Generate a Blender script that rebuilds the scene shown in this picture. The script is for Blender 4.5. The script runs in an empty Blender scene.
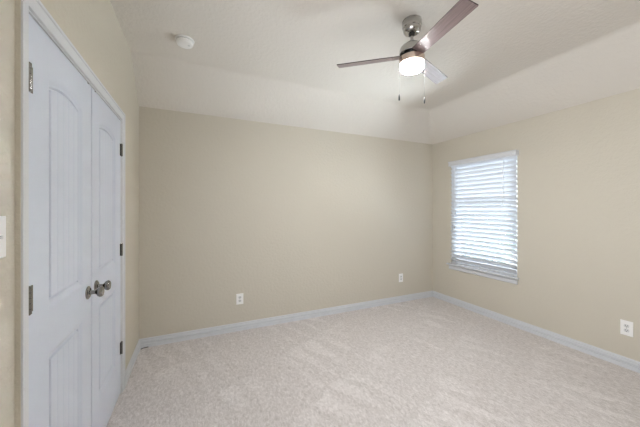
import bpy, bmesh, math, random
from mathutils import Vector, Matrix
random.seed(7)
S = bpy.context.scene
COL = S.collection
PI = math.pi

# ------------------------------------------------------------------ camera
YAW = 0.4255
cam_d = bpy.data.cameras.new('camera')
cam_d.sensor_width = 36.0
cam_d.lens = 274.74 * 36.0 / 640.0
cam_d.shift_y = -(213.5 - 208.75) / 640.0
cam_d.clip_start = 0.02
cam = bpy.data.objects.new('camera', cam_d)
cam.location = (0, 0, 1.38)
cam.rotation_euler = (PI / 2, 0, -YAW)
COL.objects.link(cam)
S.camera = cam

# ------------------------------------------------------------------ world, lights, exposure
S.view_settings.view_transform = 'Standard'
S.view_settings.look = 'None'
S.view_settings.gamma = 1
S.view_settings.exposure = 0.22
S.view_settings.use_curve_mapping = False
S.cycles.use_denoising = True
S.cycles.max_bounces = 14
S.cycles.diffuse_bounces = 8
S.cycles.transmission_bounces = 8
S.cycles.transparent_max_bounces = 8
S.cycles.sample_clamp_indirect = 10.0
S.cycles.caustics_reflective = False
S.cycles.caustics_refractive = False

world = bpy.data.worlds.new('world')
S.world = world
world.use_nodes = True
bg = world.node_tree.nodes['Background']
WN, WL = world.node_tree.nodes, world.node_tree.links
tc = WN.new('ShaderNodeTexCoord'); sx = WN.new('ShaderNodeSeparateXYZ')
WL.new(tc.outputs['Generated'], sx.inputs[0])
rp = WN.new('ShaderNodeValToRGB')          # overcast sky above, lower half made brighter to light the ceiling
rp.color_ramp.elements[0].position = 0.40; rp.color_ramp.elements[0].color = (0.97, 0.99, 1.0, 1)
rp.color_ramp.elements[1].position = 0.56; rp.color_ramp.elements[1].color = (0.36, 0.37, 0.39, 1)
ma = WN.new('ShaderNodeMath'); ma.operation = 'MULTIPLY_ADD'
ma.inputs[1].default_value = 0.5; ma.inputs[2].default_value = 0.5
WL.new(sx.outputs[2], ma.inputs[0]); WL.new(ma.outputs[0], rp.inputs[0]); WL.new(rp.outputs[0], bg.inputs[0])
bg.inputs[1].default_value = 4.7

SUN = 6.0
sun_d = bpy.data.lights.new('sun', 'SUN')
sun_d.energy = SUN
sun_d.angle = math.radians(8)
sun_d.color = (1.0, 0.97, 0.93)
sun = bpy.data.objects.new('sun', sun_d)
sun.rotation_euler = (math.radians(50), 0, math.radians(100))
sun.location = (8, 2, 8)
COL.objects.link(sun)

# daylight thrown up at the window by the sunlit ground just outside
def daylight(name, power, loc, aim, sx, sy, color):
    d = bpy.data.lights.new(name, 'AREA')
    d.shape = 'RECTANGLE'; d.size, d.size_y = sx, sy
    d.energy = power; d.color = color
    o = bpy.data.objects.new(name, d)
    o.location = loc
    o.rotation_euler = (Vector(aim) - Vector(loc)).to_track_quat('-Z', 'Y').to_euler()
    COL.objects.link(o)
GROUND_LIGHT = 1550.0
daylight('ground_daylight', GROUND_LIGHT, (6.4, 2.35, -0.42), (6.12, 2.36, 0.80), 2.4, 2.2, (0.86, 0.94, 1.0))

# ------------------------------------------------------------------ dimensions (metres)
H, HC = 2.395, 2.7335            # wall height, flat ceiling height
YB, XR, XL = 3.2156, 3.4077, -0.508
OB, OR_ = 0.3955, 0.4839         # run of the sloped ceiling at the back and the right
YR = -2.6                        # where the modelled room ends behind the camera

# ------------------------------------------------------------------ materials
def mat(name, color, rough=0.6, metal=0.0, **kw):
    m = bpy.data.materials.new(name)
    m.use_nodes = True
    b = m.node_tree.nodes['Principled BSDF']
    b.inputs['Base Color'].default_value = (*color, 1)
    b.inputs['Roughness'].default_value = rough
    b.inputs['Metallic'].default_value = metal
    for k, v in kw.items():
        b.inputs[k.replace('_', ' ')].default_value = v
    return m

def nodes(m):
    return m.node_tree.nodes, m.node_tree.links, m.node_tree.nodes['Principled BSDF']

def noise(N, L, scale, detail=3, rough=0.5, coord=None, dist=0.0):
    n = N.new('ShaderNodeTexNoise')
    n.inputs['Scale'].default_value = scale
    n.inputs['Detail'].default_value = detail
    n.inputs['Roughness'].default_value = rough
    n.inputs['Distortion'].default_value = dist
    if coord is not None:
        L.new(coord, n.inputs['Vector'])
    return n

def plaster(name, c1, c2, strength, scale=28.0):
    """painted drywall with a light knock-down / orange-peel texture"""
    m = mat(name, c1, 0.85)
    N, L, b = nodes(m)
    tc = N.new('ShaderNodeTexCoord')
    co = tc.outputs['Object']
    n1 = noise(N, L, scale, 4, 0.55, co)
    n2 = noise(N, L, scale * 3.2, 3, 0.6, co)
    rp = N.new('ShaderNodeValToRGB')
    rp.color_ramp.elements[0].position = 0.42
    rp.color_ramp.elements[1].position = 0.62
    L.new(n1.outputs['Fac'], rp.inputs[0])
    add = N.new('ShaderNodeMath'); add.operation = 'MULTIPLY_ADD'
    L.new(n2.outputs['Fac'], add.inputs[0]); add.inputs[1].default_value = 0.6
    L.new(rp.outputs[0], add.inputs[2])
    bp = N.new('ShaderNodeBump')
    bp.inputs['Strength'].default_value = strength
    bp.inputs['Distance'].default_value = 0.004
    L.new(add.outputs[0], bp.inputs['Height'])
    L.new(bp.outputs[0], b.inputs['Normal'])
    n3 = noise(N, L, 1.6, 2, 0.5, co)
    mx = N.new('ShaderNodeMix'); mx.data_type = 'RGBA'
    L.new(n3.outputs['Fac'], mx.inputs['Factor'])
    mx.inputs['A'].default_value = (*c1, 1); mx.inputs['B'].default_value = (*c2, 1)
    L.new(mx.outputs['Result'], b.inputs['Base Color'])
    return m

M = {}
M['wall'] = plaster('beige_wall_paint', (0.605, 0.568, 0.490), (0.620, 0.583, 0.505), 0.24, 38)
M['ceiling'] = plaster('ceiling_paint', (0.710, 0.677, 0.632), (0.725, 0.692, 0.647), 0.34, 34)
M['trim'] = mat('white_semigloss_trim', (0.67, 0.69, 0.73), 0.35)
M['door'] = mat('white_door_paint', (0.64, 0.69, 0.80), 0.38)
M['plastic'] = mat('white_plastic', (0.90, 0.90, 0.90), 0.35)
M['dark_slot'] = mat('dark_slot', (0.05, 0.05, 0.05), 0.6)
M['outlet_grey'] = mat('outlet_face', (0.70, 0.71, 0.72), 0.4)
M['nickel'] = mat('brushed_nickel', (0.50, 0.49, 0.47), 0.24, 1.0)
M['pewter'] = mat('dark_pewter', (0.26, 0.255, 0.245), 0.18, 1.0)
M['copper'] = mat('warm_nickel_band', (0.72, 0.60, 0.52), 0.26, 1.0)
M['black'] = mat('black_enamel', (0.015, 0.015, 0.015), 0.35)
M['chain'] = mat('chain_metal', (0.03, 0.03, 0.03), 0.6, 0.0)
M['vinyl'] = mat('white_vinyl', (0.82, 0.84, 0.86), 0.4)
M['cord'] = mat('white_cord', (0.78, 0.78, 0.76), 0.8)
M['grey_plastic'] = mat('grey_plastic', (0.30, 0.31, 0.33), 0.5)

# metals get fine brushing
for k in ('nickel', 'copper', 'pewter'):
    N, L, b = nodes(M[k])
    tc = N.new('ShaderNodeTexCoord')
    mp = N.new('ShaderNodeMapping'); mp.inputs['Scale'].default_value = (1, 1, 60)
    L.new(tc.outputs['Object'], mp.inputs[0])
    n = noise(N, L, 12, 2, 0.5, mp.outputs[0])
    r = N.new('ShaderNodeMapRange')
    r.inputs['To Min'].default_value = 0.12; r.inputs['To Max'].default_value = 0.26
    L.new(n.outputs['Fac'], r.inputs['Value']); L.new(r.outputs[0], b.inputs['Roughness'])

# slats: faintly translucent white faux wood
def slat_mat():
    m = mat('blind_slat', (0.72, 0.75, 0.80), 0.45)
    N, L, b = nodes(m)
    tr = N.new('ShaderNodeBsdfTranslucent'); tr.inputs['Color'].default_value = (0.86, 0.90, 0.97, 1)
    mx = N.new('ShaderNodeMixShader'); mx.inputs[0].default_value = 0.10
    L.new(b.outputs[0], mx.inputs[1]); L.new(tr.outputs[0], mx.inputs[2])
    L.new(mx.outputs[0], N['Material Output'].inputs[0])
    return m
M['slat'] = slat_mat()

def glass_mat():
    m = bpy.data.materials.new('window_glass'); m.use_nodes = True
    N = m.node_tree.nodes; L = m.node_tree.links
    N.remove(N['Principled BSDF'])
    t = N.new('ShaderNodeBsdfTransparent'); t.inputs[0].default_value = (0.95, 0.97, 0.97, 1)
    g = N.new('ShaderNodeBsdfGlossy'); g.inputs['Roughness'].default_value = 0.02
    f = N.new('ShaderNodeFresnel'); f.inputs[0].default_value = 1.45
    mx = N.new('ShaderNodeMixShader')
    L.new(f.outputs[0], mx.inputs[0]); L.new(t.outputs[0], mx.inputs[1]); L.new(g.outputs[0], mx.inputs[2])
    L.new(mx.outputs[0], N['Material Output'].inputs[0])
    return m
M['glass'] = glass_mat()

def globe_mat():
    m = mat('lit_opal_glass', (0.9, 0.9, 0.88), 0.3)
    _, _, b = nodes(m)
    b.inputs['Emission Color'].default_value = (0.97, 0.99, 1.0, 1)
    N, L, _ = nodes(m)
    # the LED sits behind the bottom lens: the rim of the opal glass glows more weakly
    geo = N.new('ShaderNodeTexCoord'); sp = N.new('ShaderNodeSeparateXYZ')
    L.new(geo.outputs['Normal'], sp.inputs[0])
    mr = N.new('ShaderNodeMapRange'); mr.inputs['From Min'].default_value = -0.25; mr.inputs['From Max'].default_value = -0.95
    mr.inputs['To Min'].default_value = 10.0; mr.inputs['To Max'].default_value = GLOBE
    L.new(sp.outputs[2], mr.inputs['Value']); L.new(mr.outputs[0], b.inputs['Emission Strength'])
    return m
GLOBE = 450.0
M['globe'] = globe_mat()

def blade_mat():
    """grey-brown wood grain laminate, grain along the blade (local X)"""
    m = mat('blade_wood', (0.3, 0.2, 0.18), 0.34)
    N, L, b = nodes(m)
    b.inputs['Coat Weight'].default_value = 0.35; b.inputs['Coat Roughness'].default_value = 0.45
    tc = N.new('ShaderNodeTexCoord')
    mp = N.new('ShaderNodeMapping'); mp.inputs['Scale'].default_value = (1.5, 42, 8)
    L.new(tc.outputs['Object'], mp.inputs[0])
    n = noise(N, L, 2.6, 6, 0.65, mp.outputs[0], 0.4)
    rp = N.new('ShaderNodeValToRGB')
    e = rp.color_ramp.elements
    e[0].position = 0.3; e[0].color = (0.115, 0.080, 0.080, 1)
    e[1].position = 0.72; e[1].color = (0.32, 0.235, 0.23, 1)
    L.new(n.outputs['Fac'], rp.inputs[0]); L.new(rp.outputs[0], b.inputs['Base Color'])
    return m
M['blade'] = blade_mat()
M['blade_edge'] = mat('dark_blade_edge', (0.045, 0.03, 0.028), 0.45)

def carpet_mat():
    m = mat('beige_carpet', (0.6, 0.55, 0.52), 0.95)
    N, L, b = nodes(m)
    b.inputs['Sheen Weight'].default_value = 0.25
    b.inputs['Sheen Roughness'].default_value = 0.6
    tc = N.new('ShaderNodeTexCoord'); co = tc.outputs['Object']
    def mth(op, a, c=None, d=None):
        n = N.new('ShaderNodeMath'); n.operation = op
        for i, v in enumerate((a, c, d)):
            if v is None: continue
            if isinstance(v, (int, float)): n.inputs[i].default_value = v
            else: L.new(v, n.inputs[i])
        return n.outputs[0]
    # pile: fine tufts and short crinkles
    n1 = noise(N, L, 170, 3, 0.6, co)
    mp = N.new('ShaderNodeMapping'); mp.inputs['Rotation'].default_value = (0, 0, math.radians(12)); mp.inputs['Scale'].default_value = (1.25, 0.62, 1)
    L.new(co, mp.inputs[0])
    n2 = noise(N, L, 48, 4, 0.65, mp.outputs[0], 0.8)
    # vacuum strokes: long narrow triangles of pile brushed the other way
    warp = noise(N, L, 2.2, 3, 0.55, co)
    sep = N.new('ShaderNodeSeparateXYZ'); L.new(co, sep.inputs[0])
    wv = mth('MULTIPLY', mth('SUBTRACT', warp.outputs['Fac'], 0.5), 0.30)
    a = math.radians(28)
    u = mth('ADD', mth('ADD', mth('MULTIPLY', sep.outputs[0], math.cos(a)), mth('MULTIPLY', sep.outputs[1], math.sin(a))), wv)
    v = mth('ADD', mth('SUBTRACT', mth('MULTIPLY', sep.outputs[1], math.cos(a)), mth('MULTIPLY', sep.outputs[0], math.sin(a))), wv)
    fu = mth('FRACT', mth('MULTIPLY', u, 1 / 0.19))
    fv = mth('FRACT', mth('MULTIPLY', v, 1 / 0.62))
    tri = mth('SUBTRACT', mth('MULTIPLY', fv, 0.85), fu)
    mr = N.new('ShaderNodeMapRange'); mr.interpolation_type = 'SMOOTHSTEP'
    mr.inputs['From Min'].default_value = -0.06; mr.inputs['From Max'].default_value = 0.06
    L.new(tri, mr.inputs['Value'])
    big = noise(N, L, 1.3, 3, 0.6, co)
    bm_ = N.new('ShaderNodeMapRange'); bm_.interpolation_type = 'SMOOTHSTEP'
    bm_.inputs['From Min'].default_value = 0.42; bm_.inputs['From Max'].default_value = 0.62
    L.new(big.outputs['Fac'], bm_.inputs['Value'])
    stroke = mth('MULTIPLY', mr.outputs[0], bm_.outputs[0])
    # colour
    rp = N.new('ShaderNodeValToRGB')
    e = rp.color_ramp.elements
    e[0].position = 0.36; e[0].color = (0.460, 0.415, 0.398, 1)
    e[1].position = 0.66; e[1].color = (0.800, 0.760, 0.750, 1)
    s = mth('ADD', mth('MULTIPLY', n1.outputs['Fac'], 0.40), mth('MULTIPLY', n2.outputs['Fac'], 0.60))
    s = mth('ADD', s, mth('MULTIPLY', mth('SUBTRACT', stroke, 0.3), 0.065))
    L.new(s, rp.inputs[0]); L.new(rp.outputs[0], b.inputs['Base Color'])
    bp = N.new('ShaderNodeBump'); bp.inputs['Strength'].default_value = 0.75; bp.inputs['Distance'].default_value = 0.012
    L.new(s, bp.inputs['Height']); L.new(bp.outputs[0], b.inputs['Normal'])
    return m
M['carpet'] = carpet_mat()

# ------------------------------------------------------------------ mesh helpers
def link(name, bm, material, parent=None, smooth=False, loc=(0, 0, 0), bevel=0.0, seg=2):
    me = bpy.data.meshes.new(name)
    bmesh.ops.recalc_face_normals(bm, faces=bm.faces)
    bm.to_mesh(me); bm.free()
    me.materials.append(material)
    o = bpy.data.objects.new(name, me)
    o.location = loc
    COL.objects.link(o)
    if parent is not None:
        o.parent = parent
    if smooth:
        for p in me.polygons: p.use_smooth = True
        try:
            me.set_sharp_from_angle(angle=math.radians(smooth if smooth is not True else 40))
        except Exception:
            pass
    if bevel:
        md = o.modifiers.new('bevel', 'BEVEL'); md.width = bevel; md.segments = seg
        md.limit_method = 'ANGLE'; md.angle_limit = math.radians(35)
    return o

def tag(o, label=None, cat=None, group=None, kind=None):
    if label: o['label'] = label
    if cat: o['category'] = cat
    if group: o['group'] = group
    if kind: o['kind'] = kind
    return o

def empty(name, loc, rz=0.0):
    o = bpy.data.objects.new(name, None)
    o.location = loc; o.rotation_euler = (0, 0, rz)
    o.empty_display_size = 0.05
    COL.objects.link(o)
    return o

def box(bm, x0, x1, y0, y1, z0, z1, mtx=None):
    vs = [bm.verts.new(Vector(c) if mtx is None else mtx @ Vector(c)) for c in
          ((x0, y0, z0), (x1, y0, z0), (x1, y1, z0), (x0, y1, z0), (x0, y0, z1), (x1, y0, z1), (x1, y1, z1), (x0, y1, z1))]
    for f in ((0, 3, 2, 1), (4, 5, 6, 7), (0, 1, 5, 4), (1, 2, 6, 5), (2, 3, 7, 6), (3, 0, 4, 7)):
        bm.faces.new([vs[i] for i in f])
    return bm

def boxes(*bs):
    bm = bmesh.new()
    for b in bs: box(bm, *b)
    return bm

def lathe(prof, n=48, mtx=None, bm=None):
    """prof: (r, z) pairs, revolved about Z; closes at r = 0"""
    bm = bm or bmesh.new()
    rings = []
    for r, z in prof:
        if r < 1e-6:
            p = Vector((0, 0, z)); rings.append([bm.verts.new(p if mtx is None else mtx @ p)])
        else:
            ring = []
            for i in range(n):
                a = 2 * PI * i / n
                p = Vector((r * math.cos(a), r * math.sin(a), z))
                ring.append(bm.verts.new(p if mtx is None else mtx @ p))
            rings.append(ring)
    for A, B in zip(rings[:-1], rings[1:]):
        for i in range(n):
            j = (i + 1) % n
            if len(A) == 1 and len(B) == 1: continue
            if len(A) == 1: bm.faces.new((A[0], B[i], B[j]))
            elif len(B) == 1: bm.faces.new((A[i], A[j], B[0]))
            else: bm.faces.new((A[i], A[j], B[j], B[i]))
    return bm

def sweep(prof, path, bm=None, up=Vector((0, 0, 1)), closed=False):
    """prof: (offset, height) polygon swept along a straight/mitred path of points; offset goes to the right of travel"""
    bm = bm or bmesh.new()
    n = len(path); rings = []
    for i, p in enumerate(path):
        p = Vector(p)
        d0 = (p - Vector(path[i - 1])).normalized() if i > 0 else None
        d1 = (Vector(path[i + 1]) - p).normalized() if i < n - 1 else None
        if d0 is None: d0 = d1
        if d1 is None: d1 = d0
        s0 = d0.cross(up).normalized(); s1 = d1.cross(up).normalized()
        s = (s0 + s1).normalized(); k = 1.0 / max(0.2, s.dot(s0))
        rings.append([bm.verts.new(p + s * (a * k) + up * h) for a, h in prof])
    m = len(prof)
    for A, B in zip(rings[:-1], rings[1:]):
        for i in range(m):
            j = (i + 1) % m
            bm.faces.new((A[i], A[j], B[j], B[i]))
    bm.faces.new(rings[0][::-1]); bm.faces.new(rings[-1])
    return bm

def tube(bm, pts, r, n=8):
    pts = [Vector(p) for p in pts]
    rings = []
    for i, p in enumerate(pts):
        d = (pts[min(i + 1, len(pts) - 1)] - pts[max(i - 1, 0)]).normalized()
        a = d.orthogonal().normalized()
        if rings and abs(d.z) > 0.7: a = Vector((1, 0, 0)); a = (a - d * a.dot(d)).normalized()
        elif abs(d.z) > 0.7: a = (Vector((1, 0, 0)) - d * d.x).normalized()
        else: a = d.cross(Vector((0, 0, 1))).normalized()
        b = d.cross(a)
        rings.append([bm.verts.new(p + (a * math.cos(2 * PI * k / n) + b * math.sin(2 * PI * k / n)) * r) for k in range(n)])
    for A, B in zip(rings[:-1], rings[1:]):
        for i in range(n):
            j = (i + 1) % n
            bm.faces.new((A[i], A[j], B[j], B[i]))
    bm.faces.new(rings[0][::-1]); bm.faces.new(rings[-1])
    return bm

# ------------------------------------------------------------------ the shell
WY0, WY1, WZ0, WZ1 = 1.962, 2.862, 0.585, 2.045    # window opening
WT = 0.15
W2 = 2.05                                           # the added fill-light window stands this much nearer, out of view
XS = -0.5094                                        # wall beside the light switch
YJ = 1.1630                                         # where the closet wall steps forward
DY0, DY1, DZ1 = 1.2205, 2.486, 2.045                 # closet opening

o = link('floor', boxes((XS - 0.15, XR + WT, YR, YB + 0.12, -0.1, 0.0), (XL - 0.90, XS - 0.15, YJ, YB + 0.12, -0.1, 0.0)), M['carpet'])
tag(o, 'beige cut-pile carpet with vacuum marks', None, None, 'structure')

TOPZ = 2.95
o = link('wall_back', boxes((XL - 0.12, XR + WT, YB, YB + 0.12, -0.05, TOPZ)), M['wall']); tag(o, kind='structure')
o = link('wall_right', boxes((XR, XR + WT, YR, WY0 - W2, -0.05, TOPZ), (XR, XR + WT, WY1 - W2, WY0, -0.05, TOPZ), (XR, XR + WT, WY0 - W2, WY1 - W2, -0.05, WZ0), (XR, XR + WT, WY0 - W2, WY1 - W2, WZ1, TOPZ),
                             (XR, XR + WT, WY1, YB, -0.05, TOPZ),
                             (XR, XR + WT, WY0, WY1, -0.05, WZ0), (XR, XR + WT, WY0, WY1, WZ1, TOPZ)), M['wall'])
tag(o, kind='structure')
# closet wall: front face at XL, with a thin drywall lip added to form the shaded strip beside the left casing edge
bm = boxes((XL - 0.12, XL, YJ + 0.0015, DY0, -0.05, TOPZ), (XL - 0.12, XL, DY1, YB, -0.05, TOPZ),
           (XL - 0.12, XL, DY0, DY1, DZ1, TOPZ),
           (XL - 0.12, XL + 0.0125, YJ, YJ + 0.0020, -0.05, TOPZ),
           # the dark inside of the closet: back, sides and lid
           (XL - 0.90, XL - 0.78, YJ + 0.02, YB + 0.12, -0.05, TOPZ), (XL - 0.78, XL - 0.12, YJ + 0.02, YJ + 0.055, -0.05, TOPZ),
           (XL - 0.78, XL - 0.12, YB, YB + 0.12, -0.05, TOPZ), (XL - 0.78, XL - 0.12, YJ + 0.055, YB, 2.30, 2.42))
o = link('wall_closet', bm, M['wall'], bevel=0.002); tag(o, kind='structure')
# wide entry opening added in the left wall, unseen behind the camera, for fill light
EY0, EY1, EZ = -1.45, 0.55, 2.30
o = link('wall_left', boxes((XS - 0.14, XS, EY1, YJ, -0.05, TOPZ), (XS - 0.14, XS, YR, EY0, -0.05, TOPZ), (XS - 0.14, XS, EY0, EY1, EZ, TOPZ)), M['wall'])
tag(o, kind='structure')
o = link('wall_front', boxes((XS - 0.14, XR + WT, YR - 0.12, YR, -0.05, TOPZ)), M['wall']); tag(o, kind='structure')

# ceiling: flat in the middle, sloping down to the back and right walls
def smin(a, b, k):
    h = max(k - abs(a - b), 0.0) / k
    return min(a, b) - h * h * k * 0.25
def ceil_z(x, y):
    zb = H + (HC - H) * (YB - y) / OB
    zr = H + (HC - H) * (XR - x) / OR_
    return smin(HC, smin(zb, zr, 0.006), 0.022)
def grid_vals(a, b, creases, coarse, fine, span):
    vals = {a, b}
    v = a
    while v < b: vals.add(round(v, 5)); v += coarse
    for c in creases:
        v = c - span
        while v <= c + span + 1e-6:
            if a < v < b: vals.add(round(v, 5))
            v += fine
    return sorted(vals)
xs = grid_vals(XS - 0.1, XR, [XR - OR_], 0.05, 0.006, 0.06)
ys = grid_vals(YR, YB, [YB - OB], 0.05, 0.006, 0.06)
bm = bmesh.new()
G = [[bm.verts.new((x, y, ceil_z(x, y))) for x in xs] for y in ys]
for j in range(len(ys) - 1):
    for i in range(len(xs) - 1):
        bm.faces.new((G[j][i], G[j + 1][i], G[j + 1][i + 1], G[j][i + 1]))
# slab above
top = [bm.verts.new((x, y, TOPZ)) for x, y in ((xs[0], ys[0]), (xs[-1], ys[0]), (xs[-1], ys[-1]), (xs[0], ys[-1]))]
bm.faces.new(top)
bm.faces.new([G[0][i] for i in range(len(xs))] + [top[1], top[0]])
bm.faces.new([G[-1][i] for i in range(len(xs))][::-1] + [top[3], top[2]])
bm.faces.new([G[j][0] for j in range(len(ys))][::-1] + [top[0], top[3]])
bm.faces.new([G[j][-1] for j in range(len(ys))] + [top[2], top[1]])
o = link('ceiling', bm, M['ceiling'], smooth=30)
tag(o, kind='structure')

# ------------------------------------------------------------------ baseboards
BB = [(0, -0.01), (0.0150, -0.01), (0.0150, 0.030), (0.0145, 0.0345), (0.0015, 0.0360), (0.0015, 0.0500), (0.0130, 0.0520),
      (0.0125, 0.062), (0.0095, 0.068), (0.0040, 0.070), (0.0040, 0.0760), (0.0085, 0.0790), (0.0070, 0.086), (0.0030, 0.0900), (0, 0.0905)]
def baseboard(name, path):
    o = link(name, sweep(BB, path), M['trim'], smooth=35)
    return tag(o, kind='structure')
baseboard('baseboard_back', [(XL, YB, 0), (XR, YB, 0)])
baseboard('baseboard_right', [(XR, YB - 0.0145, 0), (XR, YR, 0)])
baseboard('baseboard_left', [(XL, 2.545, 0), (XL, YB - 0.0145, 0)])

# ------------------------------------------------------------------ closet casing and doors
CASE = [(0, 0), (0.0165, 0), (0.0180, 0.004), (0.0165, 0.010), (0.0125, 0.014), (0.0120, 0.030), (0.0095, 0.041), (0.0100, 0.048), (0.0085, 0.053), (0, 0.056)]
# profile (proud, across): the thick edge is the outer one
def casing(name, y0, y1, z1):
    bm = bmesh.new()
    W = 0.056
    def ring(y, z, dy, dz):
        return [bm.verts.new((XL + p, y + dy * (W - c), z + dz * (W - c))) for p, c in CASE]
    # inner edge runs at y0 / y1 / z1; the moulding widens away from it
    R = [ring(y0, -0.01, -1, 0), ring(y0, z1, -1, 1), ring(y1, z1, 1, 1), ring(y1, -0.01, 1, 0)]
    m = len(CASE)
    for A, B in zip(R[:-1], R[1:]):
        for i in range(m):
            j = (i + 1) % m
            bm.faces.new((A[i], A[j], B[j], B[i]))
    bm.faces.new(R[0]); bm.faces.new(R[-1][::-1])
    return tag(link(name, bm, M['trim'], smooth=30), kind='structure')
casing('trim_1', 1.2210, 2.4875, 2.047)
# jamb lining the opening
JX0 = XL - 0.11
bm = boxes((JX0, XL + 0.001, 1.2205, 1.2250, -0.01, 2.046), (JX0, XL + 0.001, 2.4815, 2.4865, -0.01, 2.046), (JX0, XL + 0.001, 1.2205, 2.4865, 2.041, 2.046),
           (JX0, XL - 0.040, 1.2250, 1.241, -0.01, 2.041), (JX0, XL - 0.040, 2.471, 2.4815, -0.01, 2.041), (JX0, XL - 0.040, 1.2250, 2.4815, 2.030, 2.041))
tag(link('trim_2', bm, M['trim']), kind='structure')

LEAF_W, LEAF_Z0, LEAF_Z1, LEAF_T = 0.6195, 0.014, 2.034, 0.035
def sstep(a, b, x):
    t = min(1, max(0, (x - a) / (b - a))); return t * t * (3 - 2 * t)
def panel_depth(u, z, u0, u1):
    """how far the face sits below the leaf's surface; u across the leaf, z height"""
    d = 0.0
    for z0, z1, arch in ((0.275, 0.830, 0.0), (0.995, 1.868, 0.038)):
        top = z1 + arch * (1 - ((u - (u0 + u1) / 2) / ((u1 - u0) / 2)) ** 2) if arch else z1
        s = min(u - u0, u1 - u, z - z0, top - z)          # distance inside the panel outline
        if s <= 0: continue
        # ogee: falls 8 mm over 14 mm, small flat, rises again to a raised field
        dd = 0.0080 * sstep(0, 0.024, s) + 0.0110 * max(0.0, 1 - abs(s - 0.034) / 0.0065) - 0.0015 * sstep(0.034, 0.040, s)
        if s > 0.042:                                       # plank grooves in the field
            k = ((u - (u0 + u1) / 2) / 0.054 + 0.5) % 1.0
            g = abs(k - 0.5) * 0.054
            dd += 0.0018 * max(0.0, 1 - (0.5 * 0.054 - g) / 0.0036) if (0.5 * 0.054 - g) < 0.0036 else 0
        d = max(d, dd)
    return d
def vals(a, b, dense, step):
    out = set([a, b]); v = a
    while v < b: out.add(round(v, 5)); v += step
    for c0, c1, st in dense:
        v = c0
        while v <= c1: out.add(round(v, 5)); v += st
    return sorted(x for x in out if a <= x <= b)
def leaf_mesh(u0, u1):
    us = vals(0, LEAF_W, [(u0 - 0.004, u0 + 0.046, 0.0020), (u1 - 0.046, u1 + 0.004, 0.0020), (u0 + 0.046, u1 - 0.046, 0.0018)], 0.03)
    zs = vals(LEAF_Z0, LEAF_Z1, [(0.270, 0.320, 0.0022), (0.785, 0.835, 0.0022), (0.990, 1.040, 0.0022), (1.82, 1.910, 0.0022)], 0.04)
    bm = bmesh.new()
    g = [[bm.verts.new((-panel_depth(u, z, u0, u1), u, z)) for u in us] for z in zs]
    for j in range(len(zs) - 1):
        for i in range(len(us) - 1):
            bm.faces.new((g[j][i], g[j][i + 1], g[j + 1][i + 1], g[j + 1][i]))
    bk = [bm.verts.new((-LEAF_T, u, z)) for u, z in ((0, LEAF_Z0), (LEAF_W, LEAF_Z0), (LEAF_W, LEAF_Z1), (0, LEAF_Z1))]
    bm.faces.new(bk)
    bm.faces.new(g[0] + [bk[1], bk[0]]); bm.faces.new(g[-1][::-1] + [bk[3], bk[2]])
    bm.faces.new([r[0] for r in g][::-1] + [bk[0], bk[3]]); bm.faces.new([r[-1] for r in g] + [bk[2], bk[1]])
    return bm

def hinge(parent, u, z, side):
    """butt hinge: knuckle barrel with finial tips and the leaf plate let into the jamb gap"""
    bm = bmesh.new()
    r = 0.0068
    prof = [(0, -0.049), (0.0035, -0.048), (0.0045, -0.0455), (r, -0.0445)]
    for k in range(5):
        z0 = -0.0445 + k * 0.0178; z1 = z0 + 0.0178
        prof += [(r, z0 + 0.0004), (r, z1 - 0.0010), (r * 0.86, z1 - 0.0006), (r * 0.86, z1 - 0.0002)]
    prof += [(r, 0.0445), (0.0045, 0.0455), (0.0035, 0.048), (0, 0.049)]
    lathe(prof, 14, Matrix.Translation((0.0070, u, z)), bm)
    # the leaf plate, let into the edge of the door and showing beside the barrel
    a0, a1 = sorted((u - side * 0.002, u + side * (0.036 if side > 0 else 0.022)))
    box(bm, -0.002, 0.0022, a0, a1, z - 0.0445, z + 0.0445)
    return link('hinge', bm, M['pewter'], parent, smooth=40)

def door_leaf(name, y0, knob_u, hinge_u, side):
    root = empty(name, (XL - 0.001, y0, 0))
    link('panel', leaf_mesh(*((0.148, LEAF_W - 0.122) if side > 0 else (0.118, LEAF_W - 0.140))), M['door'], root, smooth=28)
    for z in (0.343, 1.075, 1.818):
        hinge(root, hinge_u, z, side)
    # knob: rosette part with the turned knob as its sub-part
    T = Matrix.Translation((0, knob_u, 0.945)) @ Matrix.Rotation(PI / 2, 4, 'Y')
    ro = link('rosette', lathe([(0.0, 0.0), (0.0325, 0.0), (0.0335, 0.003), (0.0315, 0.0065), (0.0265, 0.008), (0.0245, 0.0105), (0.0170, 0.0120), (0.0, 0.0125)], 40, T), M['pewter'], root, smooth=40)
    link('knob', lathe([(0, 0.012), (0.0115, 0.012), (0.0105, 0.020), (0.0100, 0.032), (0.0140, 0.038), (0.0230, 0.044), (0.0275, 0.052),
                        (0.0275, 0.058), (0.0235, 0.064), (0.0215, 0.0655), (0.0195, 0.0645), (0.012, 0.0655), (0, 0.0660)], 40, T), M['pewter'], ro, smooth=40)
    # ball catch in the head of the leaf
    cu = LEAF_W - 0.05 if knob_u > LEAF_W / 2 else 0.05
    link('ball_catch', lathe([(0.0, 0.0085), (0.0045, 0.0080), (0.0070, 0.005), (0.0078, 0.0), (0.0135, 0.0), (0.0135, -0.003), (0.0, -0.003)], 20, Matrix.Translation((-0.0105, cu, LEAF_Z1 - 0.001))), M['black'], root, smooth=40)
    return root
d1 = door_leaf('door_1', 1.2280, LEAF_W - 0.055, -0.0015, 1)
tag(d1, 'white panelled closet door leaf nearer the camera, hinged on the left', 'door', None, 'structure')
d2 = door_leaf('door_2', 1.8590, 0.062, LEAF_W + 0.0015, -1)
tag(d2, 'white panelled closet door leaf farther away, beside the back corner', 'door', None, 'structure')

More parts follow.
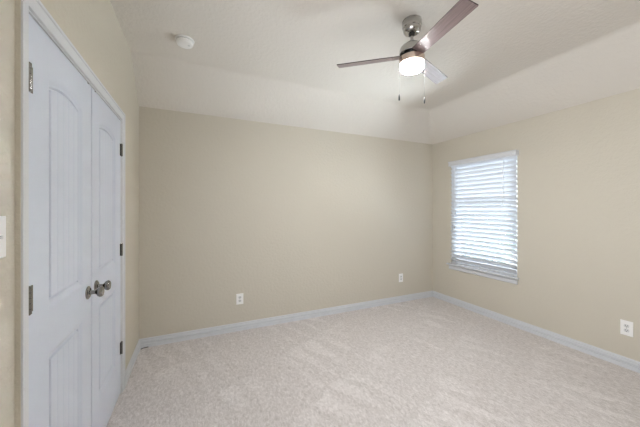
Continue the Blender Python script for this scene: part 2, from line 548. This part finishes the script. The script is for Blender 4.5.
# ------------------------------------------------------------------ window
win = empty('window_1', (XR, 0, 0)); tag(win, 'white single-hung window behind the blind', 'window', None, 'structure')
fx0, fx1 = 0.085, 0.140
ft = 0.035
bm = boxes((fx0, fx1, WY0, WY0 + ft, WZ0, WZ1), (fx0, fx1, WY1 - ft, WY1, WZ0, WZ1), (fx0, fx1, WY0 + ft, WY1 - ft, WZ0, WZ0 + ft), (fx0, fx1, WY0 + ft, WY1 - ft, WZ1 - ft, WZ1))
link('window_frame', bm, M['vinyl'], win, bevel=0.002)
zm = 1.37
def sash(x0, x1, z0, z1):
    a, b = WY0 + ft + 0.001, WY1 - ft - 0.001
    w = 0.032
    f = link('sash', boxes((x0, x1, a, a + w, z0, z1), (x0, x1, b - w, b, z0, z1), (x0, x1, a + w, b - w, z0, z0 + w), (x0, x1, a + w, b - w, z1 - w, z1)), M['vinyl'], win, bevel=0.0015)
    xm = (x0 + x1) / 2
    link('pane', boxes((xm - 0.002, xm + 0.002, a + w, b - w, z0 + w, z1 - w)), M['glass'], f)
sash(0.092, 0.112, WZ0 + ft + 0.001, zm + 0.016)
sash(0.1135, 0.133, zm - 0.016, WZ1 - ft - 0.001)
# stool and apron below
bm = sweep([(-0.085, -0.0), (0.030, -0.0), (0.0355, -0.003), (0.038, -0.009), (0.0355, -0.015), (0.030, -0.018), (-0.085, -0.018)],
           [(0, WY1 + 0.062, WZ0), (0, WY0 - 0.042, WZ0)])
# (the horn runs past the opening only in front of the wall: cut the back part to the opening)
bm.free()
bm = bmesh.new()
SZ = 0.582
prof = [(0.0, SZ), (-0.036, SZ), (-0.0415, SZ - 0.003), (-0.044, SZ - 0.009), (-0.0415, SZ - 0.016), (-0.036, SZ - 0.019), (0.0, SZ - 0.019)]
ya, yb = WY0 - 0.022, WY1 + 0.058
A = [bm.verts.new((x, ya, z)) for x, z in prof]; B = [bm.verts.new((x, yb, z)) for x, z in prof]
for i in range(len(prof)):
    j = (i + 1) % len(prof); bm.faces.new((A[i], A[j], B[j], B[i]))
bm.faces.new(A); bm.faces.new(B[::-1])
box(bm, -0.001, 0.085, WY0 + 0.001, WY1 - 0.001, SZ - 0.015, SZ + 0.004)
link('window_sill', bm, M['trim'], win, smooth=35)
bm = bmesh.new()
prof = [(0.0, SZ - 0.019), (-0.007, SZ - 0.019), (-0.007, SZ - 0.028), (-0.012, SZ - 0.034), (-0.0125, SZ - 0.066), (-0.0160, SZ - 0.070), (-0.0140, SZ - 0.079), (-0.0060, SZ - 0.0835), (0.0, SZ - 0.084)]
A = [bm.verts.new((x, ya + 0.018, z)) for x, z in prof]; B = [bm.verts.new((x, yb - 0.020, z)) for x, z in prof]
for i in range(len(prof)):
    j = (i + 1) % len(prof); bm.faces.new((A[i], A[j], B[j], B[i]))
bm.faces.new(A); bm.faces.new(B[::-1])
link('window_apron', bm, M['trim'], win, smooth=30)

# twin window added beside the camera, out of view, to let in fill light
w2 = win.copy(); w2.name = 'fill_window'; COL.objects.link(w2); w2.location = (XR, -W2, 0)
w2['label'] = 'added white single-hung window without a blind, out of view beside the camera, for fill light'
for ch in list(win.children):
    c = ch.copy(); COL.objects.link(c); c.parent = w2
    for g in ch.children:
        d = g.copy(); COL.objects.link(d); d.parent = c

# ------------------------------------------------------------------ blind
bl = empty('window_blind', (XR, (WY0 + WY1) / 2, WZ0 + 0.004))
tag(bl, 'white horizontal slat blind hanging closed in the window', 'blind')
def local(bm):      # blind parts are laid out in room x-offset / y / z, shift to the blind's origin
    bmesh.ops.translate(bm, verts=bm.verts, vec=(0, -(WY0 + WY1) / 2, -(WZ0 + 0.004)))
    return bm
by0, by1 = WY0 + 0.0005, WY1 - 0.0005
# valance: moulded board standing just in front of the wall, with returns
VP = [(-0.048, 1.992), (-0.054, 1.995), (-0.056, 2.004), (-0.053, 2.010), (-0.053, 2.036), (-0.057, 2.044), (-0.062, 2.050), (-0.062, 2.060), (-0.048, 2.060)]
bm = bmesh.new()
va, vb = WY0 - 0.018, WY1 + 0.010
A = [bm.verts.new((x, va, z)) for x, z in VP]; B = [bm.verts.new((x, vb, z)) for x, z in VP]
for i in range(len(VP)):
    j = (i + 1) % len(VP); bm.faces.new((A[i], A[j], B[j], B[i]))
bm.faces.new(A); bm.faces.new(B[::-1])
box(bm, -0.050, -0.001, va, va + 0.010, 1.996, 2.058)
box(bm, -0.050, -0.001, vb - 0.010, vb, 1.996, 2.058)
link('valance', local(bm), M['trim'], bl, smooth=30)
link('head_rail', local(boxes((-0.040, 0.012, by0, by1, 1.998, 2.043))), M['vinyl'], bl, bevel=0.002)
SX = -0.006
NS, SW = 24, 0.0635
ztop, zbot = 1.972, 0.640
TILT = math.radians(59)
cord_y = (WY0 + 0.16, WY1 - 0.13)
for k in range(NS):
    z = ztop + (zbot - ztop) * k / (NS - 1)
    bm = bmesh.new()
    n = 6
    tl = TILT + random.uniform(-0.004, 0.004)
    dz = random.uniform(-0.0003, 0.0003)
    rings = []
    for yy in (by0 + 0.0008, by1 - 0.0008):
        up, dn = [], []
        for i in range(n + 1):
            s = -0.5 + i / n
            c = 0.0018 * (1 - (2 * s) ** 2)
            for lst, t in ((up, 0.0014), (dn, -0.0014)):
                a, b_ = s * SW, c + t
                # room side (negative x) is the upper edge
                lst.append(bm.verts.new((SX + a * math.cos(tl) + b_ * math.sin(tl), yy, z + dz - a * math.sin(tl) + b_ * math.cos(tl))))
        rings.append(up + dn[::-1])
    A, B = rings
    for i in range(len(A)):
        j = (i + 1) % len(A); bm.faces.new((A[i], A[j], B[j], B[i]))
    bm.faces.new(A); bm.faces.new(B[::-1])
    link('slat', local(bm), M['slat'], bl, smooth=40)
link('bottom_rail', local(boxes((SX - 0.022, SX + 0.010, by0 + 0.0015, by1 - 0.0015, 0.594, 0.611))), M['slat'], bl, bevel=0.003)
for cy in cord_y:
    bm = bmesh.new()
    for k in range(NS):
        z = ztop + (zbot - ztop) * k / (NS - 1)
    for dx in (-0.0235, 0.0135):
        tube(bm, [(SX + dx - 0.0, cy, 1.999), (SX + dx * 0.6, cy, 0.606)], 0.0009, 6)
    link('ladder_cord', local(bm), M['cord'], bl)
# tilt wand near the right end, lift cords with tassels at the left
bm = tube(bmesh.new(), [(-0.045, WY0 + 0.135, 2.0), (-0.047, WY0 + 0.136, 1.42)], 0.0035, 6)
link('tilt_wand', local(bm), M['vinyl'], bl)
for dy, zz in ((0.0, 1.345), (0.014, 1.125)):
    cd = link('lift_cord', local(tube(bmesh.new(), [(-0.046, WY1 - 0.10 + dy, 2.0), (-0.046, WY1 - 0.10 + dy, zz)], 0.0011, 6)), M['cord'], bl)
    bm = lathe([(0, 0.0), (0.003, 0.0), (0.0055, -0.012), (0.0065, -0.034), (0.004, -0.038), (0, -0.038)], 12, Matrix.Translation((-0.046, WY1 - 0.10 + dy, zz)))
    link('tassel', local(bm), M['grey_plastic'], cd, smooth=40)

# ------------------------------------------------------------------ outside the window
def leaf_crown(n, rx, ry, rz, size):
    bm = bmesh.new()
    for _ in range(n):
        while True:
            p = Vector((random.uniform(-1, 1), random.uniform(-1, 1), random.uniform(-1, 1)))
            if 0.35 < p.length < 1: break
        c = Vector((p.x * rx, p.y * ry, p.z * rz))
        q = Matrix.Rotation(random.uniform(0, 6.28), 3, 'Z') @ Matrix.Rotation(random.uniform(-1.2, 1.2), 3, 'X')
        s = size * random.uniform(0.6, 1.2)
        v = [bm.verts.new(c + q @ Vector(t)) for t in ((0, -s, 0), (s * 0.4, -s * 0.1, s * 0.12), (0, s, 0), (-s * 0.4, -s * 0.1, s * 0.12))]
        bm.faces.new(v)
    return bm
M['leaf'] = mat('dark_leaves', (0.035, 0.075, 0.03), 0.6)
M['bark'] = mat('bark', (0.10, 0.075, 0.055), 0.9)
M['lawn'] = mat('pale_ground', (0.62, 0.62, 0.58), 0.9)
N, L, b = nodes(M['lawn'])
n_ = noise(N, L, 3, 4, 0.6); r_ = N.new('ShaderNodeValToRGB')
r_.color_ramp.elements[0].color = (0.45, 0.47, 0.42, 1); r_.color_ramp.elements[1].color = (0.75, 0.74, 0.70, 1)
L.new(n_.outputs['Fac'], r_.inputs[0]); L.new(r_.outputs[0], b.inputs['Base Color'])
g = link('ground', boxes((XR + WT + 0.02, 14, -6, 12, -0.8, -0.65)), M['lawn']); tag(g, 'pale sunlit ground outside the window', 'ground', None, 'structure')
t = empty('tree', (6.7, 4.70, -0.65)); tag(t, 'dark green leafy tree outside, glimpsed between the blind slats', 'tree')
link('crown', leaf_crown(2600, 0.75, 0.85, 0.95, 0.10), M['leaf'], t, loc=(0, 0, 1.47))
link('trunk', tube(bmesh.new(), [(0, 0, 0), (0.03, 0.02, 0.6), (0, 0.05, 1.5)], 0.07, 10), M['bark'], t)

# ------------------------------------------------------------------ ceiling fan
FX, FY = 1.420, 1.530
fan = empty('ceiling_fan', (FX, FY, HC))
tag(fan, 'brushed nickel three-blade ceiling fan with lit round light', 'ceiling fan')
def F(name, prof, m, parent=fan, n=56):
    return link(name, lathe([(r, z - HC) for r, z in prof], n), m, parent, smooth=35)
F('canopy', [(0, 2.7330), (0.066, 2.7330), (0.0675, 2.7300), (0.0675, 2.7270), (0.0655, 2.7250), (0.0665, 2.7200), (0.0665, 2.6900), (0.0650, 2.6840), (0.0600, 2.6800), (0.0600, 2.6760),
             (0.0615, 2.6730), (0.0600, 2.6600), (0.0530, 2.6480), (0.0400, 2.6410), (0.0250, 2.6390), (0.0210, 2.6400), (0, 2.6400)], M['nickel'])
F('hanger_ball', [(0, 2.6420), (0.0200, 2.6420), (0.0215, 2.6350), (0.0190, 2.6260), (0.0120, 2.6210), (0, 2.6200)], M['black'])
F('downrod', [(0, 2.6230), (0.0105, 2.6230), (0.0105, 2.5900), (0.0200, 2.5880), (0.0215, 2.5700), (0.0215, 2.5560), (0, 2.5560)], M['nickel'])
F('motor_housing', [(0, 2.5660), (0.0260, 2.5660), (0.0480, 2.5620), (0.0680, 2.5530), (0.0790, 2.5420), (0.0845, 2.5280), (0.0860, 2.5120), (0.0860, 2.4970), (0.0830, 2.4935), (0.0, 2.4930)], M['nickel'])
F('blade_hub', [(0, 2.4928), (0.0560, 2.4928), (0.0560, 2.4700), (0, 2.4700)], M['black'])
F('switch_housing', [(0, 2.4698), (0.0850, 2.4698), (0.0885, 2.4660), (0.0885, 2.4300), (0.0870, 2.4250), (0, 2.4250)], M['copper'])
F('light_globe', [(0, 2.4245), (0.0810, 2.4245), (0.0825, 2.4180), (0.0825, 2.4000), (0.0795, 2.3885), (0.0715, 2.3800), (0.0565, 2.3745), (0.0330, 2.3715), (0, 2.3705)], M['globe'])
# blades with their irons
PITCH = math.radians(14.7)
RT, RW, TW, BT = 0.543, 0.088, 0.103, 0.0055
def blade_mesh():
    bm = bmesh.new()
    out = []
    r0 = 0.072
    def halfw(r): return (RW + (TW - RW) * r / RT) / 2
    n = 10
    cr = 0.006
    edge = []
    for i in range(n + 1):
        r = r0 + (RT - cr - r0) * i / n
        edge.append((r, -halfw(r)))
    for i in range(1, 6):
        a = -PI / 2 + i * PI / 10
        edge.append((RT - cr + cr * math.cos(a), -halfw(RT) + cr + cr * math.sin(a)))
    outline = edge + [(x, -y) for x, y in reversed(edge)]
    lo = [bm.verts.new((x, y, -BT / 2)) for x, y in outline]
    hi = [bm.verts.new((x, y, BT / 2)) for x, y in outline]
    bm.faces.new(lo[::-1]); bm.faces.new(hi)
    for i in range(len(lo)):
        j = (i + 1) % len(lo); bm.faces.new((lo[i], lo[j], hi[j], hi[i])).material_index = 1
    return bm
bme = iron = None
for k in range(3):
    az = math.radians(-99.56 + 120 * k)
    rot = Matrix.Rotation(az, 4, 'Z') @ Matrix.Rotation(-PITCH, 4, 'X')
    bo = link('blade', blade_mesh(), M['blade'], fan)
    bo.data.materials.append(M['blade_edge'])
    bo.matrix_local = Matrix.Translation((0, 0, 2.480 - HC)) @ rot
    # iron: flat bracket above the blade root, with two screw heads under it
    bi = link('blade_iron', boxes((0.040, 0.150, -0.018, 0.018, BT / 2 + 0.0002, BT / 2 + 0.0040)), M['nickel'], bo, bevel=0.001)
    for sy in (-0.022, 0.022):
        link('screw', lathe([(0, -BT / 2 - 0.0025), (0.003, -BT / 2 - 0.0020), (0.0042, -BT / 2), (0, -BT / 2)], 12, Matrix.Translation((0.135, sy, 0))), M['pewter'], bo, smooth=40)
# pull chains
ca, sa = math.cos(YAW), math.sin(YAW)
for sgn, zf in ((-1, 2.205), (1, 2.185)):
    x, y = sgn * 0.0905 * ca, -sgn * 0.0905 * sa
    bm = bmesh.new()
    tube(bm, [(x * 0.97, y * 0.97, 2.440 - HC), (x, y, 2.436 - HC), (x, y, 2.42 - HC), (x, y, zf - HC)], 0.0004, 6)
    z = 2.43
    while z > zf:
        lathe([(0, 0.0008), (0.0008, 0), (0, -0.0008)], 6, Matrix.Translation((x, y, z - HC)), bm); z -= 0.0046
    c = link('pull_chain', bm, M['chain'], fan)
    link('chain_fob', lathe([(0, 0.0), (0.0022, -0.001), (0.0045, -0.010), (0.0060, -0.022), (0.0060, -0.040), (0.0040, -0.046), (0, -0.047)], 14, Matrix.Translation((x, y, zf - HC))), M['black'], c, smooth=40)

# ------------------------------------------------------------------ smoke detector
sd = empty('smoke_detector', (-0.078, 2.452, HC))
tag(sd, 'round white smoke detector on the ceiling above the closet', 'smoke detector')
link('base_plate', lathe([(0, -0.0005), (0.070, -0.0005), (0.0705, -0.006), (0.068, -0.010), (0, -0.010)], 48), M['plastic'], sd, smooth=35)
link('vent_ring', lathe([(0, -0.0095), (0.056, -0.0095), (0.056, -0.0165), (0, -0.0165)], 48), M['grey_plastic'], sd, smooth=35)
bm = lathe([(0, -0.0160), (0.061, -0.0160), (0.0625, -0.019), (0.0615, -0.030), (0.0570, -0.040), (0.046, -0.0455), (0.030, -0.047), (0, -0.0475)], 48)
link('cover', bm, M['plastic'], sd, smooth=35)
link('test_button', lathe([(0, -0.0465), (0.0095, -0.0465), (0.0095, -0.0495), (0.0080, -0.0505), (0, -0.0505)], 24, Matrix.Translation((0.030, -0.012, 0.001))), M['outlet_grey'], sd, smooth=35)

# ------------------------------------------------------------------ outlets and the switch
def plate(w, h):
    """wall plate facing -Y with a softly bevelled rim"""
    bm = bmesh.new()
    w2, h2 = w / 2, h / 2
    lv = [(0, 0.0), (0, -0.0035), (0.0022, -0.0055)]
    rings = []
    for ins, y in lv:
        rings.append([bm.verts.new((sx * (w2 - ins), y, sz * (h2 - ins))) for sx, sz in ((-1, -1), (1, -1), (1, 1), (-1, 1))])
    for A, B in zip(rings[:-1], rings[1:]):
        for i in range(4):
            j = (i + 1) % 4; bm.faces.new((A[i], A[j], B[j], B[i]))
    bm.faces.new(rings[0][::-1]); bm.faces.new(rings[-1])
    return bm
def outlet(loc, rz, w, h, label):
    r = empty('wall_outlet', loc, rz)
    tag(r, label, 'outlet', 'white duplex outlets low on the walls')
    link('cover_plate', plate(w, h), M['plastic'], r)
    for sz in (-1, 1):
        bm = bmesh.new()
        pts = []
        for i in range(24):
            a = 2 * PI * i / 24
            pts.append((0.0172 * math.cos(a), max(-0.0135, min(0.0135, 0.0172 * math.sin(a)))))
        lo = [bm.verts.new((x, -0.0050, z + sz * 0.0195)) for x, z in pts]; hi = [bm.verts.new((x, -0.0078, z + sz * 0.0195)) for x, z in pts]
        bm.faces.new(lo[::-1]); bm.faces.new(hi)
        for i in range(24):
            j = (i + 1) % 24; bm.faces.new((lo[i], lo[j], hi[j], hi[i]))
        f = link('receptacle', bm, M['outlet_grey'], r)
        zc = sz * 0.0195
        link('slots', boxes((-0.0078, -0.0052, -0.0083, -0.0070, zc - 0.0020, zc + 0.0075), (0.0050, 0.0076, -0.0083, -0.0070, zc - 0.0012, zc + 0.0068),
                            (-0.0026, 0.0026, -0.0083, -0.0070, zc - 0.0100, zc - 0.0055)), M['dark_slot'], f)
    link('screw', lathe([(0, 0.0), (0.0030, 0.0), (0.0026, 0.0010), (0, 0.0012)], 12, Matrix.Translation((0, -0.0052, 0)) @ Matrix.Rotation(PI / 2, 4, 'X')), M['nickel'], r, smooth=40)
    return r
outlet((0.458, YB - 0.0002, 0.357), 0, 0.078, 0.120, 'white duplex outlet low on the back wall, left of centre')
outlet((2.772, YB - 0.0002, 0.357), 0, 0.076, 0.124, 'white duplex outlet low on the back wall near the window corner')
outlet((XR - 0.0002, 1.072, 0.345), PI / 2 * -1, 0.078, 0.128, 'white duplex outlet low on the right wall, below and right of the window')

sw = empty('light_switch', (XS + 0.0002, 1.072, 1.299), PI / 2)
tag(sw, 'white wall switch plate beside the closet at the left edge', 'light switch')
link('cover_plate', plate(0.078, 0.120), M['plastic'], sw)
tg = link('toggle', boxes((-0.0048, 0.0048, -0.0150, -0.0050, -0.004, 0.006)), M['outlet_grey'], sw, bevel=0.001)
for sz in (-1, 1):
    link('screw', lathe([(0, 0.0), (0.0032, 0.0), (0.0028, 0.0011), (0, 0.0013)], 12, Matrix.Translation((0, -0.0052, sz * 0.030)) @ Matrix.Rotation(PI / 2, 4, 'X')), M['nickel'], sw, smooth=40)

# short thin dark mark on the carpet in the back left corner, built as a tube
wr = link('dark_mark', tube(bmesh.new(), [(0, 0, 0), (0.018, 0.007, 0.004), (0.040, 0.010, 0.006), (0.062, 0.016, 0.003)], 0.0035, 8), M['black'], loc=(XL + 0.020, YB - 0.040, 0.0035), smooth=True)
tag(wr, 'short thin dark mark on the carpet in the back left corner', 'wire')
